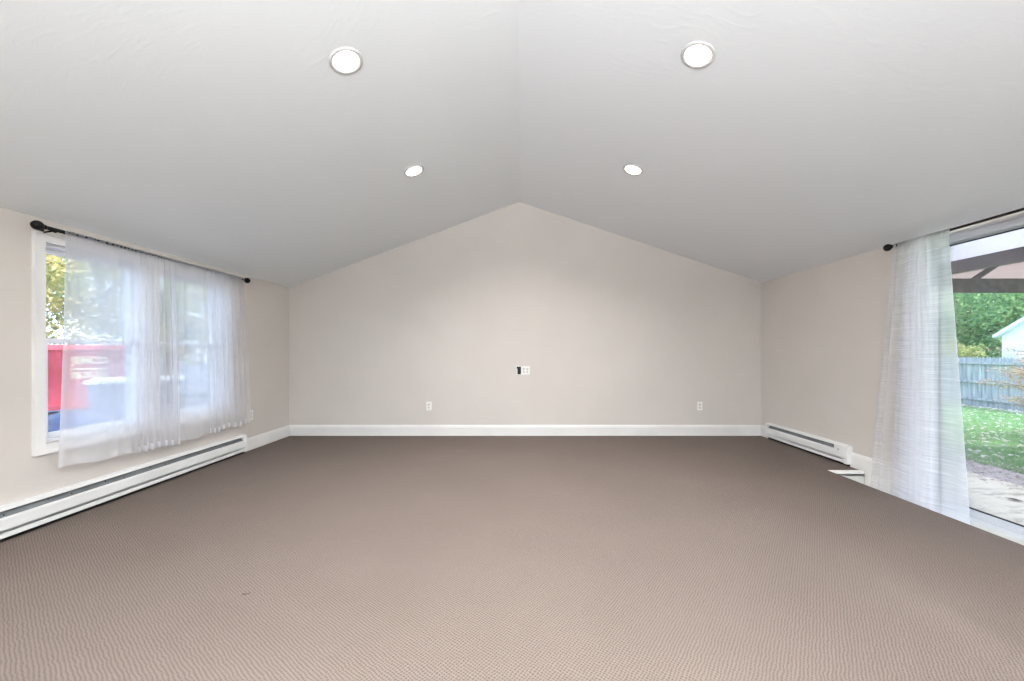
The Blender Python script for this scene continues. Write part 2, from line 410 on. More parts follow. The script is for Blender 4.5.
# ------------------------------------------------------------------ sheer curtains
def curtain(x, s, yt, yb, zr, zb, fold, label, group, m, mh, rodr=.0135, nu=460, nv=46, hem=.05, zbf=None, pool=0):
    """fold(u) -> (phase, amp_x, amp_y) ; s = +1 if the room is toward +x; yt(u), yb(u): y at top / bottom"""
    def pt(u, v):
        ph, a, b = fold(u)
        g = .22+.78*min(1, v*1.6)**.8
        wob = 1+.25*math.sin(3*v+5*u)
        y = yt(u)*(1-v)+yb(u)*v + b*g*math.cos(ph+.5*v)
        X = x + s*(.016+.010*v) + s*a*g*wob*math.sin(ph+.35*v*math.sin(9*u)) + .004*math.sin(11*u+4*v)
        zbb = zb+(zbf(u) if zbf else 0)
        return X, y, (zr-.016)*(1-v)+zbb*v
    rows = []
    # pocket around the rod with a small ruffle above it
    for k in range(9):
        a = -.5*PI+k/8*1.35*PI           # back bottom, over the top, to the front
        def f(u, a=a):
            ph, A_, b_ = fold(u)
            w = 1+.13*math.sin(ph*3.1)+.06*math.sin(u*190)
            X, y, z = pt(u, 0)
            return (x-s*rodr*w*math.cos(a+.0), y, zr+rodr*w*math.sin(a)*(1.25 if math.sin(a) > 0 else 1))
        rows.append(f)
    hv = 1-hem/(zr-zb)
    vsn = [i/nv for i in range(1, nv)]; vsn = [v*hv for v in vsn]+[hv, (1+hv)/2, 1]
    bm = B(); grid = []
    for f in rows: grid.append([bm.verts.new(f(i/nu)) for i in range(nu+1)])
    for v in vsn: grid.append([bm.verts.new(pt(i/nu, v)) for i in range(nu+1)])
    for a, b in zip(grid, grid[1:]):
        for i in range(nu): bm.faces.new((a[i], a[i+1], b[i+1], b[i]))
    o = obj('sheer_curtain', bm, m, smooth=True, normals=False); tag(o, label, 'curtain', group)
    # doubled hem, just off the panel, at the foot and down the leading side
    bm = B(); g = []
    for v in (hv, (1+hv)/2, 1):
        r_ = []
        for i in range(nu+1):
            X, y, z = pt(i/nu, v); r_.append(bm.verts.new((X-s*.0015, y, z)))
        g.append(r_)
    for a, b in zip(g, g[1:]):
        for i in range(nu): bm.faces.new((a[i], a[i+1], b[i+1], b[i]))
    k = max(2, int(nu*.012))
    for u0 in (0, nu-k):
        g = []
        for v in [0.005]+vsn[:-2]:
            g.append([bm.verts.new((lambda q: (q[0]-s*.0015, q[1], q[2]))(pt((u0+j)/nu, v))) for j in range(k+1)])
        for a, b in zip(g, g[1:]):
            for i in range(k): bm.faces.new((a[i], a[i+1], b[i+1], b[i]))
    obj('hem', bm, mh, o, smooth=True, normals=False)
    return o
def phase_fn(segs):
    """segs: list of (u_end, waves per unit u, amp_x, amp_y); piecewise with smoothing"""
    def f(u):
        ph = 0; u0 = 0; ax = ay = 0
        for ue, w, a, b in segs:
            if u <= ue: ph += (u-u0)*w; break
            ph += (ue-u0)*w; u0 = ue
        # smooth amplitude
        tot = wa = wb = 0; u0 = 0
        for ue, w, a, b in segs:
            c = (u0+ue)/2; h = (ue-u0)/2
            k = 1/(1+math.exp((abs(u-c)-h)/.02)); tot += k; wa += k*a; wb += k*b; u0 = ue
        return 2*PI*ph+.7*math.sin(13*u), wa/tot, wb/tot
    return f
F1 = phase_fn([(.34, 5, .005, .004), (.58, 8, .009, .006), (.8, 17, .034, .020), (1.0, 14, .026, .014)])
F2 = phase_fn([(.12, 9, .018, .01), (.40, 7, .009, .006), (.72, 15, .030, .018), (.92, 13, .030, .016), (1, 8, .016, .008)])
curtain(RXL, 1, lambda u: 2.625+.83*u, lambda u: 2.575+.89*u, RZL, .345, F1,
        'white sheer curtain panel on the left half of the double window, lettering showing through', 'sheer curtains over the double window', sheer_m, hem_m,
        zbf=lambda u: .03-.05*u+.008*math.sin(17*u))
curtain(RXL, 1, lambda u: 3.42+.905*u, lambda u: 3.43+.97*u, RZL, .335, F2,
        'white sheer curtain panel on the half of the double window nearer the far corner', 'sheer curtains over the double window', sheer_m, hem_m,
        zbf=lambda u: .01*math.sin(21*u)+.015*u)
F3 = phase_fn([(.18, 8, .020, .012), (.34, 7, .018, .01), (.66, 14, .065, .07), (.74, 5, .03, .02), (1, 3, .008, .004)])
curtain(RXR, -1, lambda u: 3.365-.44*u, lambda u: 3.56-.785*u, RZR, -.098, F3,
        'long white slubbed sheer curtain hanging to the floor beside the sliding glass door', None, slub_m, slubhem_m,
        rodr=.0115, nv=60, hem=.04)
# ------------------------------------------------------------------ baseboard heaters
def heater(name, xw, s, y0, y1, label, h=.206, z0=.027, fins=True, dep=.062, boxy=False):
    t = empty(name, (xw, y0, z0), label=label, cat='heater', group=None)
    L = y1-y0
    P = lambda pts: [(s*a, b) for a, b in pts]
    H = h-z0; D = dep
    bm = B()   # back plate with the rolled top hood
    prism(bm, P([(0, 0), (.004, 0), (.004, H-.008), (.02, H-.006), (.040, H-.011), (.046, H-.022), (.049, H-.021), (.044, H-.006), (.02, H), (0, H)]), 0, L)
    obj('back_plate', bm, heater_m, t)
    bm = B()   # front panel
    z1_, z2_ = .046, H-.062
    prism(bm, P([(D-.006, z1_), (D, z1_+.002), (D, z2_-.006), (D-.008, z2_), (D-.018, z2_+.002), (D-.018, z2_-.002), (D-.004, z2_-.01), (D-.004, z1_+.006)]), .035, L-.035)
    obj('front_panel', bm, heater_m, t)
    bm = B()   # bottom lip
    prism(bm, P([(.004, 0), (D-.004, 0), (D+.004, .004), (D+.004, .028), (D, .030), (D-.006, .026), (D-.006, .006), (.004, .005)]), .035, L-.035)
    obj('bottom_lip', bm, heater_m, t)
    bm = B()   # damper in the slot
    prism(bm, P([(.012, H-.030), (.040, H-.062), (.041, H-.059), (.013, H-.027)]), .035, L-.035)
    dm = obj('damper', bm, damper_m, t)
    k = int(L/.36)
    for i in range(k):
        yy = .2+i*.36
        for q, (a, b) in enumerate(((.024, H-.040), (.033, H-.050))):
            yy2 = yy+q*.13
            bm = B(); tube(bm, (s*a, yy2, b-.002), (s*(a+.002), yy2, b+.003), .0035, n=8)
            obj('rivet', bm, dark_m, dm)
    me = obj('end_cap', _prism_cap(P, D, H, 0, .04, boxy), heater_m, t, bevel=.002)
    me = obj('end_cap', _prism_cap(P, D, H, L-.04, L, boxy), heater_m, t, bevel=.002)
    if boxy:   # wiring compartment cover beside the near cap
        bm = B(); prism(bm, P([(D-.012, H-.066), (D, H-.068), (D-.002, H-.012), (D-.012, H-.004)]), .038, .165); obj('wiring_cover', bm, heater_m, t)
        bm = B(); tube(bm, (s*(D-.001), .11, H-.06), (s*(D+.002), .11, H-.06), .006, n=12); obj('screw', bm, dark_m, t)
    bm = B()   # copper pipe with fins inside
    tube(bm, (s*.03, .04, .07), (s*.03, L-.04, .07), .011)
    n = int(L/.02)
    for i in range(n): box(bm, s*.010 if s > 0 else s*.05, s*.05 if s > 0 else s*.010, .06+i*(L-.12)/n, .0605+i*(L-.12)/n, .05, .098)
    obj('finned_element', bm, damper_m, t)
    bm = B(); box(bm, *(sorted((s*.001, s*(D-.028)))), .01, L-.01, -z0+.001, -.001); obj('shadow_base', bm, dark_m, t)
    return t
def _prism_cap(P, D, H, a, b, boxy):
    if boxy:
        bm = B(); prism(bm, P([(0, -.004), (D+.004, -.004), (D+.004, H-.012), (D-.006, H), (0, H+.002)]), a, b if a else b); return bm
    bm = B(); prism(bm, P([(0, -.006), (D+.006, -.006), (D+.006, H-.045), (.05, H), (0, H+.003)]), a, b); return bm
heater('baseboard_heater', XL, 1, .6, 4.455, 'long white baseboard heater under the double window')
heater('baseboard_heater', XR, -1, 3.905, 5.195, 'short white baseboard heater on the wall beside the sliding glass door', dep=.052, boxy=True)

# ------------------------------------------------------------------ outlets
def outlet(loc, rotz, label, gangs=1, group=None):
    """local: -y faces the room"""
    t = empty('wall_outlet', loc, rotz, label=label, cat='outlet', group=group)
    w = .035 if gangs == 1 else .058
    bm = B(); box(bm, -w, w, -.006, 0, -.0575, .0575); obj('cover_plate', bm, plate_m, t, bevel=.003)
    xs = (0,) if gangs == 1 else (-.023, .023)
    for cx in xs:
        for cz in (.021, -.021):
            bm = B(); prism(bm, [(cx+.0165*math.cos(a)*1.0, cz+max(-.0135, min(.0135, .0175*math.sin(a)))) for a in [2*PI*i/24 for i in range(24)]], -.0085, -.006)
            r = obj('receptacle', bm, mats['recep'], t)
            bm = B()
            box(bm, cx-.0075, cx-.0055, -.0090, -.0085, cz-.001, cz+.0075); box(bm, cx+.0052, cx+.0072, -.0090, -.0085, cz, cz+.007)
            tube(bm, (cx, -.0085, cz-.0065), (cx, -.0090, cz-.0065), .0027, n=10)
            obj('slots', bm, dark_m, r)
        bm = B(); tube(bm, (cx, -.006, 0), (cx, -.0075, 0), .0032, n=10); obj('screw', bm, damper_m, t)
    return t
mats = {'recep': vary(mat('receptacle_plastic', S(214, 211, 204), .4), S(208, 205, 199), S(217, 214, 208), 9)}
outlet((-1.215, YB, .398), 0, 'white single outlet low on the back wall, left of centre')
outlet((2.437, YB, .398), 0, 'white single outlet low on the back wall near the right corner')
outlet((.087, YB, .878), 0, 'white double outlet plate high on the back wall', 2)
outlet((XL, 4.60, .397), PI/2, 'white outlet on the window wall peeking past the sheer curtain')
# dark cable opening left of the double plate
t = empty('cable_opening', (-.001, YB, .878), label='black low-voltage opening with pale rim beside the double outlet plate', cat='wall opening')
bm = B()
for b in ((-.034, -.028, -.004, 0, -.058, .058), (.028, .034, -.004, 0, -.058, .058), (-.028, .028, -.004, 0, -.058, -.052), (-.028, .028, -.004, 0, .052, .058)): box(bm, *b)
obj('bracket_rim', bm, plate_m, t, bevel=.001)
bm = B(); prism(bm, [(-.02, -.052), (.026, -.052), (.028, -.03), (.028, .052), (-.02, .052), (-.03, .045), (-.03, .028), (-.018, .022), (-.018, -.04)], -.006, -.001)
obj('opening', bm, dark_m, t)

# ------------------------------------------------------------------ recessed ceiling lights
ring_m = vary(mat('ring_enamel', S(206, 204, 202), .45), S(202, 200, 198), S(210, 208, 206), 9)  # grey tone stands in for glancing light on the ring
def can(x, y, label, group):
    e = eL if x < 0 else -eR
    t = empty('recessed_light', (x, y, ceil_z(x)), label=label, cat='ceiling light', group=group)
    t.rotation_euler = (0, -math.atan(e), 0)
    bm = B(); lathe(bm, [(.094, 0), (.095, -.003), (.092, -.007), (.080, -.009), (.074, -.006), (.0715, -.001)], 48)
    obj('trim_ring', bm, ring_m, t, smooth=True)
    bm = B(); lathe(bm, [(0, -.0045), (.04, -.0045), (.066, -.004), (.073, -.001), (.073, 0), (0, 0)], 48)
    obj('lens', bm, lamp_m, t, smooth=True)
    l = bpy.data.lights.new('lamp', 'AREA'); l.shape = 'DISK'; l.size = .136; l.energy = CAN_W; l.color = (1, .985, .965); l.spread = math.radians(140)
    lo = bpy.data.objects.new('lamp', l); COL.objects.link(lo); lo.parent = t; lo.location = (0, 0, -.0055)
    return t
g = 'recessed lights in the vaulted ceiling'
can(-.985, 2.266, 'larger-looking recessed light on the left slope of the ceiling, nearer the viewer', g)
can(-.965, 3.66, 'small-looking recessed light on the left slope, nearer the back wall', g)
can(1.017, 2.261, 'larger-looking recessed light on the right slope of the ceiling, nearer the viewer', g)
can(1.0485, 3.66, 'small-looking recessed light on the right slope, nearer the back wall', g)
for yy in (.85, -.55, -1.95):  # extra unseen cans, added to brighten the room
    for sx in (-1, 1): can(sx*1.0, yy, 'recessed light added as fill in the vaulted ceiling, unseen behind the viewer', 'added fill lights behind the viewer')

# ------------------------------------------------------------------ added torchiere, unseen behind the viewer, to brighten the ceiling
t = empty('fill_floor_lamp', (0, -1.55, 0), label='white torchiere floor lamp added as fill light, unseen behind the viewer', cat='floor lamp')
bm = B(); lathe(bm, [(0, 0), (.14, 0), (.14, .012), (.05, .024), (.018, .05), (0, .05)], 32); obj('base', bm, white_m, t, smooth=True)
bm = B(); tube(bm, (0, 0, .05), (0, 0, 1.56), .011); obj('pole', bm, white_m, t)
bm = B(); lathe(bm, [(.012, 1.56), (.06, 1.575), (.13, 1.63), (.165, 1.70), (.158, 1.70), (.124, 1.64), (.055, 1.59), (.0, 1.585)], 32); obj('lamp_shade', bm, white_m, t, smooth=True)
bm = B(); lathe(bm, [(0, 1.665), (.05, 1.663), (.10, 1.658), (.10, 1.652), (0, 1.650)], 24); obj('bulb', bm, lamp_m, t, smooth=True)
l = bpy.data.lights.new('lamp', 'AREA'); l.shape = 'DISK'; l.size = .24; l.energy = UP_W; l.color = (.95, .985, 1)
lo = bpy.data.objects.new('lamp', l); COL.objects.link(lo); lo.parent = t; lo.location = (0, 0, 1.69); lo.rotation_euler = (PI, 0, 0)

# ------------------------------------------------------------------ debris on the carpet
bm = B(); a = Vector((-1.30, 1.845, .004))
a = Vector((-1.285, 1.845, .003)); pts = [a, a+Vector((.010, .003, .001)), a+Vector((.022, .006, 0)), a+Vector((.032, .014, .001))]
for p, q, r, r2 in zip(pts, pts[1:], (.0012, .0024, .002), (.0024, .002, .001)): tube(bm, p, q, r, r2, 8)
twig_m = vary(mat('twig_bark', S(62, 44, 36), .8), S(50, 35, 28), S(75, 55, 44), 60)
tag(obj('twig', bm, twig_m, smooth=True), 'tiny dark twig lying on the carpet', 'twig')

# ================================================================== OUTDOORS
def leafy(bm, c, r, n, size, lump=None, rnd=random):
    """clustered leaves: quads scattered through lumps spread over an ellipsoid"""
    lump = lump or max(6, int(n/60))
    cs = []
    for _ in range(lump):
        while True:
            p = Vector((rnd.uniform(-1, 1), rnd.uniform(-1, 1), rnd.uniform(-1, 1)))
            if .25 < p.length < 1: break
        cs.append((Vector((c[0]+p.x*r[0], c[1]+p.y*r[1], c[2]+p.z*r[2])), rnd.uniform(.16, .32)*min(r)+.05))
    for i in range(n):
        q, rr = cs[rnd.randrange(lump)]
        dvec = Vector((rnd.gauss(0, 1), rnd.gauss(0, 1), rnd.gauss(0, 1))).normalized()
        p = q+dvec*rr*rnd.uniform(.5, 1.25)
        nn = (dvec+Vector((rnd.gauss(0, .5), rnd.gauss(0, .5), rnd.gauss(.3, .5)))).normalized()
        a = nn.orthogonal().normalized(); a = Matrix.Rotation(rnd.uniform(0, 2*PI), 3, nn) @ a; b = nn.cross(a)
        s = size*rnd.uniform(.6, 1.3)
        vv = [bm.verts.new(p+a*s), bm.verts.new(p+b*s*.5+nn*s*.1), bm.verts.new(p-a*s), bm.verts.new(p-b*s*.5+nn*s*.1)]
        bm.faces.new(vv)
def leafmat(name, cols, scale=2.5):
    m = mat(name, cols[0], .7, spec=.2); b = m.node_tree.nodes['Principled BSDF']
    tc = nd(m, 'ShaderNodeTexCoord'); n = nd(m, 'ShaderNodeTexNoise'); n.inputs['Scale'].default_value = scale; n.inputs['Detail'].default_value = 6; n.inputs['Roughness'].default_value = .75
    lk(m, tc.outputs['Object'], n.inputs['Vector'])
    r = nd(m, 'ShaderNodeValToRGB'); cr = r.color_ramp
    cr.elements[0].position = .32; cr.elements[0].color = cols[0]; cr.elements[1].position = .68; cr.elements[1].color = cols[-1]
    for i, cc in enumerate(cols[1:-1]):
        e = cr.elements.new(.32+.36*(i+1)/(len(cols)-1)); e.color = cc
    lk(m, n.outputs['Fac'], r.inputs[0]); lk(m, r.outputs[0], b.inputs['Base Color'])
    b.inputs['Subsurface Weight'].default_value = 0
    tl = nd(m, 'ShaderNodeBsdfTranslucent'); mx = nd(m, 'ShaderNodeMixShader'); mx.inputs[0].default_value = .35
    out = [q for q in m.node_tree.nodes if q.type == 'OUTPUT_MATERIAL'][0]
    lk(m, r.outputs[0], tl.inputs[0]); lk(m, b.outputs[0], mx.inputs[1]); lk(m, tl.outputs[0], mx.inputs[2]); lk(m, mx.outputs[0], out.inputs[0])
    return m
green_m = leafmat('leaves_green', [S(72, 108, 78), S(104, 146, 98), S(145, 180, 115), S(205, 220, 160)])
bluegreen_m = leafmat('leaves_bluegreen', [S(50, 95, 80), S(75, 135, 105), S(110, 165, 120)])
yellow_m = leafmat('leaves_yellow', [S(135, 150, 95), S(185, 190, 120), S(225, 215, 150)])
autumn_m = leafmat('leaves_autumn', [S(100, 140, 105), S(175, 190, 130), S(240, 220, 150), S(240, 200, 150)], 1.2)
pale_m = leafmat('leaves_pale_green', [S(130, 160, 130), S(170, 195, 150), S(225, 230, 180)])
maple_m = leafmat('leaves_maple', [S(150, 120, 110), S(215, 165, 150), S(180, 180, 135), S(235, 195, 175)], 4)
bark_m = vary(mat('bark', S(92, 76, 64), .9), S(70, 56, 46), S(110, 94, 80), 8, stretch=(1, 1, .2), bump=.4)
def tree(name, label, cat, loc, blobs, n, size, m, trunk_r=.12, group=None, top=None):
    t = empty(name, loc, label=label, cat=cat, group=group)
    bm = B(); tz = top or blobs[0][0][2]
    segs = 6; prev = Vector((0, 0, -.1))
    for i in range(segs):
        q = Vector((random.uniform(-.06, .06)*i, random.uniform(-.06, .06)*i, tz*(i+1)/segs))
        tube(bm, prev, q, trunk_r*(1-.13*i), trunk_r*(1-.13*(i+1)), 10); prev = q
        if i >= 2:
            for _ in range(3):
                cc = random.choice(blobs)[0]
                tube(bm, q, q.lerp(Vector(cc), .8)+Vector((random.uniform(-.3, .3), random.uniform(-.3, .3), random.uniform(-.1, .3))), trunk_r*.35, trunk_r*.08, 6)
    obj('trunk', bm, bark_m, t, smooth=True)
    bm = B()
    tot = sum(b[1][0]*b[1][2] for b in blobs)
    for c, r in blobs: leafy(bm, c, r, int(n*r[0]*r[2]/tot), size)
    obj('foliage', bm, m, t, normals=False)
    return t

# ground outside
lawn_m = vary(mat('lawn_soil', S(110, 150, 95), .95, spec=.05), S(96, 140, 92), S(150, 185, 125), 3.5, 8, lo=.3, hi=.7, bump=.6, bscale=30, dist=.03)
drive_m = vary(mat('driveway_asphalt', S(120, 122, 128), .9), S(105, 107, 113), S(135, 137, 142), 4, 8, bump=.3, bscale=60)
patio_m = vary(mat('patio_concrete', S(228, 216, 194), .9, spec=.1), S(130, 120, 104), S(232, 221, 200), 3.2, 9, stretch=(.8, 2.2, 1), lo=.30, hi=.50, bump=.3, bscale=25, rough=.7)
PZ = -.15
bm = B(); prism(bm, [(4.8, PZ-.03), (5.5, PZ-.03), (15, -.67), (60, -1.6), (60, -3), (4.8, -3)], -14, 60); obj('lawn_ground', bm, lawn_m); o = bpy.data.objects['lawn_ground']
o.name = 'lawn'; tag(o, 'green back lawn between the patio and the weathered fence', 'lawn', **st)
bm = B(); prism(bm, [(4.78, PZ-.2), (5.42, PZ-.2), (5.42, PZ-.022), (4.78, PZ-.012)], -8, 14)
tag(obj('gravel_bed', bm, vary(mat('pale_gravel', S(200, 192, 188), .95), S(160, 152, 148), S(230, 224, 220), 26, 6, bump=.8, bscale=40, dist=.02)), 'pale gravel strip along the patio edge', 'gravel bed', **st)
bm = B(); box(bm, XR+TR, 4.8, -8, 14, -.5, PZ); tag(obj('patio', bm, patio_m, bevel=.01), 'sunlit worn concrete patio outside the glass door', 'patio', **st)
bm = B(); box(bm, -60, XL-T, -14, 60, -.8, -.40); tag(obj('driveway', bm, drive_m), 'grey driveway outside the double window', 'driveway', **st)

def lawn_z(x):
    return PZ-.03 if x < 5.5 else PZ-.03+(x-5.5)/9.5*(-.67-(PZ-.03))
def seen(x, y): return y > .1 and 400 < x/y*398 < 560      # what the door can show
bm = B(); rr = random.Random(3); k = 0
while k < 26000:
    x = 5.35+9.5*rr.random()**1.5; y = x*398/rr.uniform(395, 620)
    z = lawn_z(x); a = rr.uniform(0, PI); h = rr.uniform(.02, .05)*(1+.03*x); w = .004*(1+.12*x)
    dx, dy = math.cos(a)*w, math.sin(a)*w
    bm.faces.new((bm.verts.new((x-dx, y-dy, z-.003)), bm.verts.new((x+dx, y+dy, z-.003)), bm.verts.new((x+rr.gauss(0, .015), y+rr.gauss(0, .015), z+h)))); k += 1
grass_m = leafmat('grass_blades', [S(100, 135, 92), S(140, 172, 118), S(182, 200, 150)], 3)
tag(obj('grass', bm, grass_m, normals=False), 'short green grass of the back lawn', 'grass', kind='stuff')
bm = B(); rr = random.Random(5)
def leaf(bm, x, y, z, s):
    n = Vector((rr.gauss(0, .35), rr.gauss(0, .35), 1)).normalized(); a = n.orthogonal().normalized(); a = Matrix.Rotation(rr.uniform(0, 6.3), 3, n) @ a; b = n.cross(a)
    p = Vector((x, y, z+.012))
    c = bm.verts.new(p+n*s*.15)
    ring = [p+a*s, p+a*s*.2+b*s*.55, p-a*s*.5+b*s*.3, p-a*s*.9, p-a*s*.5-b*s*.3, p+a*s*.2-b*s*.55]
    vv = [bm.verts.new(q) for q in ring]
    for i in range(6): bm.faces.new((c, vv[i], vv[(i+1) % 6]))
for _ in range(3600):
    x = 4.8+abs(rr.gauss(0, 1))*.33 if rr.random() < .8 else 4.8+rr.random()*.8; y = x*398/rr.uniform(380, 640); leaf(bm, x, y, lawn_z(x), rr.uniform(.02, .045))
for _ in range(700):
    x = 5.5+rr.random()**1.3*9.4; y = x*398/rr.uniform(395, 620); leaf(bm, x, y, lawn_z(x)+.02, rr.uniform(.03, .06))
for _ in range(260):
    x = 14.2+rr.random()*.7; y = x*398/rr.uniform(395, 620); leaf(bm, x, y, lawn_z(x)+.02, rr.uniform(.06, .1))
for _ in range(120):
    x = rr.choice((3.52+abs(rr.gauss(0, .07)), 4.75-abs(rr.gauss(0, .1)))); y = x*398/rr.uniform(395, 620); leaf(bm, x, y, PZ, rr.uniform(.015, .035))
litter_m = leafmat('leaf_litter', [S(160, 142, 135), S(214, 202, 196), S(240, 234, 230)], 22)
tag(obj('fallen_leaves', bm, litter_m, normals=False), 'dry fallen leaves along the patio edge and on the lawn', 'leaves', kind='stuff')
bm = B(); rr = random.Random(15); leaf(bm, 4.25, 3.42, PZ, .06)
tag(obj('dead_leaf', bm, twig_m, normals=False), 'curled dark leaf lying alone on the pale patio', 'leaf')

# weathered stockade fence, parallel with the house
FX = 15.0
t = empty('stockade_fence', (FX, 8, -.67), label='weathered blue-grey wooden stockade fence across the back lawn', cat='fence')
fence_m = vary(mat('weathered_wood', S(150, 158, 162), .9, spec=.1), S(124, 132, 138), S(176, 182, 184), 2.2, 6, stretch=(6, 6, .6), lo=.3, hi=.7, bump=.3)
bm = B(); rr = random.Random(2); y = 0
while y < 14:
    w = .085; zt = 1.65+rr.uniform(-.012, .012); x = rr.uniform(-.004, .004)
    prism(bm, [(y, .02), (y+w, .02), (y+w, zt-.07), (y+w/2, zt), (y, zt-.07)], x, x+.02, 'x'); y += w+.006
obj('pickets', bm, fence_m, t)
for zr_ in (1.44, 1.13-.30, .27):
    obj('rail', _b(-.075, 0, 0, 14, zr_-.04, zr_+.04), fence_m, t)
for yy in (1.0, 3.4, 5.8, 8.2, 10.6, 13):
    obj('post', _b(-.06, .03, yy, yy+.09, -.1, 1.6), fence_m, t)

# shrubs and trees past the fence
tree('yellow_shrub', 'low yellow-green shrub rising behind the grey fence', 'shrub', (17.0, 15.8, -.8), [((0, 0, 1.9), (.8, 1.0, .5)), ((.2, 1.5, 1.7), (.8, 1.0, .6)), ((0, -.7, 1.7), (.7, .6, .4))], 7000, .055, yellow_m, .06)
tree('yellow_shrub', 'yellowish shrub behind the fence seen through the hanging sheer', 'shrub', (17.0, 19.6, -.8), [((0, 0, 1.7), (.9, 1.4, .6)), ((0, -1.6, 1.6), (.8, 1.2, .55))], 4500, .06, yellow_m, .06)
tree('broadleaf_tree', 'leafy green tree with pale leaves behind the fence, left of the white shed', 'tree', (20.5, 18.2, -1), [((0, 0, 4.0), (2.2, 2.4, 2.0)), ((-.3, -1.6, 2.9), (1.6, 1.6, 1.3)), ((.2, 1.8, 3.0), (1.8, 2.0, 1.5))], 15000, .085, green_m, .2)
tree('broadleaf_tree', 'green tree rising directly behind the white shed', 'tree', (24.0, 18.6, -1), [((0, 0, 4.6), (2.4, 2.6, 2.2)), ((0, -2.4, 3.8), (2, 2, 1.6))], 13000, .09, green_m, .2)
tree('conifer_tree', 'blue-green dense tree filling the gap under the patio roof', 'tree', (28, 24, -1), [((0, 0, 4.6), (3.2, 4.4, 3.6)), ((0, 5, 4.2), (3, 3.6, 3.2)), ((1, -5, 4.6), (3, 3.6, 3.4))], 26000, .13, bluegreen_m, .3)
tree('conifer_tree', 'blue-green tree further left, seen through the hanging sheer', 'tree', (22, 25, -1), [((0, 0, 3.6), (2.4, 3, 3.0))], 9000, .11, bluegreen_m, .25)

# Japanese maple near the lawn
t = empty('japanese_maple', (8.95, 7.15, lawn_z(8.95)), label='reddish small-leaved maple reaching in front of the fence', cat='tree')
bm = B(); rr = random.Random(21); prev = Vector((.6, -.3, -.05))
for i in range(5):
    q = Vector((.6-.05*i, -.3+.03*i, .3*(i+1))); tube(bm, prev, q, .05-.006*i, .045-.006*i, 8); prev = q
br = []
for i in range(34):
    a = rr.uniform(0, 2*PI); zz = .62+1.0*rr.random(); L_ = rr.uniform(.45, .85)*(1.25-abs(zz-1.0)*.6)
    p0 = Vector((.55, -.27, zz-.25)); p1 = p0+Vector((math.cos(a)*L_, math.sin(a)*L_, .25-.1*rr.random()))
    tube(bm, p0, p1, .010, .002, 6); br.append((p0, p1))
obj('trunk', bm, bark_m, t, smooth=True)
bm = B()
for p0, p1 in br:
    for _ in range(260):
        f_ = rr.uniform(.35, 1.10); p = p0.lerp(p1, f_)+Vector((rr.gauss(0, .08), rr.gauss(0, .08), rr.gauss(-.02, .035)))
        a = rr.uniform(0, 2*PI); s = rr.uniform(.02, .04)
        dv = Vector((math.cos(a), math.sin(a), rr.uniform(-.5, .1)))*s; pv = Vector((-math.sin(a), math.cos(a), rr.gauss(0, .3)))*s*.35
        bm.faces.new([bm.verts.new(q) for q in (p+dv, p+pv, p-dv*.8, p-pv)])
obj('foliage', bm, maple_m, t, normals=False)

# white shed beyond the fence
t = empty('garden_shed', (18, 12.6, -.8), label='white clapboard shed gable rising behind the fence', cat='shed')
siding_m = vary(mat('white_siding', S(228, 238, 240), .6), S(220, 232, 235), S(234, 242, 244), 2)
bm = B(); z = 0
hw, eav, rise = 2.2, 2.56, 1.45
while z < eav+rise-.1:
    def hwz(zz): return hw if zz < eav else hw*(1-(zz-eav)/rise)
    a, b = hwz(z), hwz(min(z+.115, eav+rise-.02))
    prism(bm, [(-a, z), (a, z), (b, z+.115), (-b, z+.115)], 0, 3, 'x')
    vv = [bm.verts.new(q) for q in ((-.022, -a, z), (-.022, a, z), (-.002, b, z+.115), (-.002, -b, z+.115), (0, -a, z), (0, a, z))]
    bm.faces.new(vv[:4]); bm.faces.new((vv[0], vv[4], vv[5], vv[1])); z += .115
obj('siding', bm, siding_m, t)
bm = B(); p = rise/hw
prism(bm, [(-hw-.16, eav-.16*p), (0, eav+rise), (hw+.16, eav-.16*p), (hw+.16, eav-.16*p+.10), (0, eav+rise+.11), (-hw-.16, eav-.16*p+.10)], -.22, 3.2, 'x')
obj('roof', bm, siding_m, t)
obj('corner_board', _b(-.03, .01, hw-.08, hw+.02, 0, eav), siding_m, t); obj('corner_board', _b(-.03, .01, -hw-.02, -hw+.08, 0, eav), siding_m, t)

# patio roof with dark beams
t = empty('patio_cover', (5.6, 5.4, PZ), label='patio cover with white underside and dark brown beams outside the glass door', cat='patio cover')
beam_m = vary(mat('brown_beam', S(84, 74, 72), .8), S(68, 60, 60), S(98, 88, 86), 3, 6, stretch=(4, .6, 4), bump=.2)
pan_m = vary(mat('white_roof_panel', S(224, 219, 222), .6), S(216, 211, 215), S(229, 224, 227), 2)
pink_m = vary(mat('far_roof_underside', S(206, 186, 184), .7), S(198, 178, 177), S(214, 194, 190), 2)
def bt(m, tr):
    b = m.node_tree.nodes['Principled BSDF']; tl = nd(m, 'ShaderNodeBsdfTranslucent'); mx = nd(m, 'ShaderNodeMixShader'); mx.inputs[0].default_value = tr
    out = [q for q in m.node_tree.nodes if q.type == 'OUTPUT_MATERIAL'][0]
    tl.inputs[0].default_value = b.inputs['Base Color'].default_value
    lk(m, b.outputs[0], mx.inputs[1]); lk(m, tl.outputs[0], mx.inputs[2]); lk(m, mx.outputs[0], out.inputs[0])
bt(pan_m, .6); bt(pink_m, .6)
oz = -PZ
bm = B(); box(bm, -.05, .05, -9, .1, 2.135+oz, 2.29+oz); obj('long_beam', bm, beam_m, t, bevel=.006)
bm = B(); box(bm, -2.09, 4.0, 0, .09, 1.937+oz, 2.125+oz); obj('cross_beam', bm, beam_m, t, bevel=.006)
bm = B()
M_ = Matrix.Translation((.62, -.0, 2.16+oz))
tube(bm, (.62, .04, 2.12+oz), (.95, .04, 2.34+oz), .035, n=8); obj('brace', bm, beam_m, t)
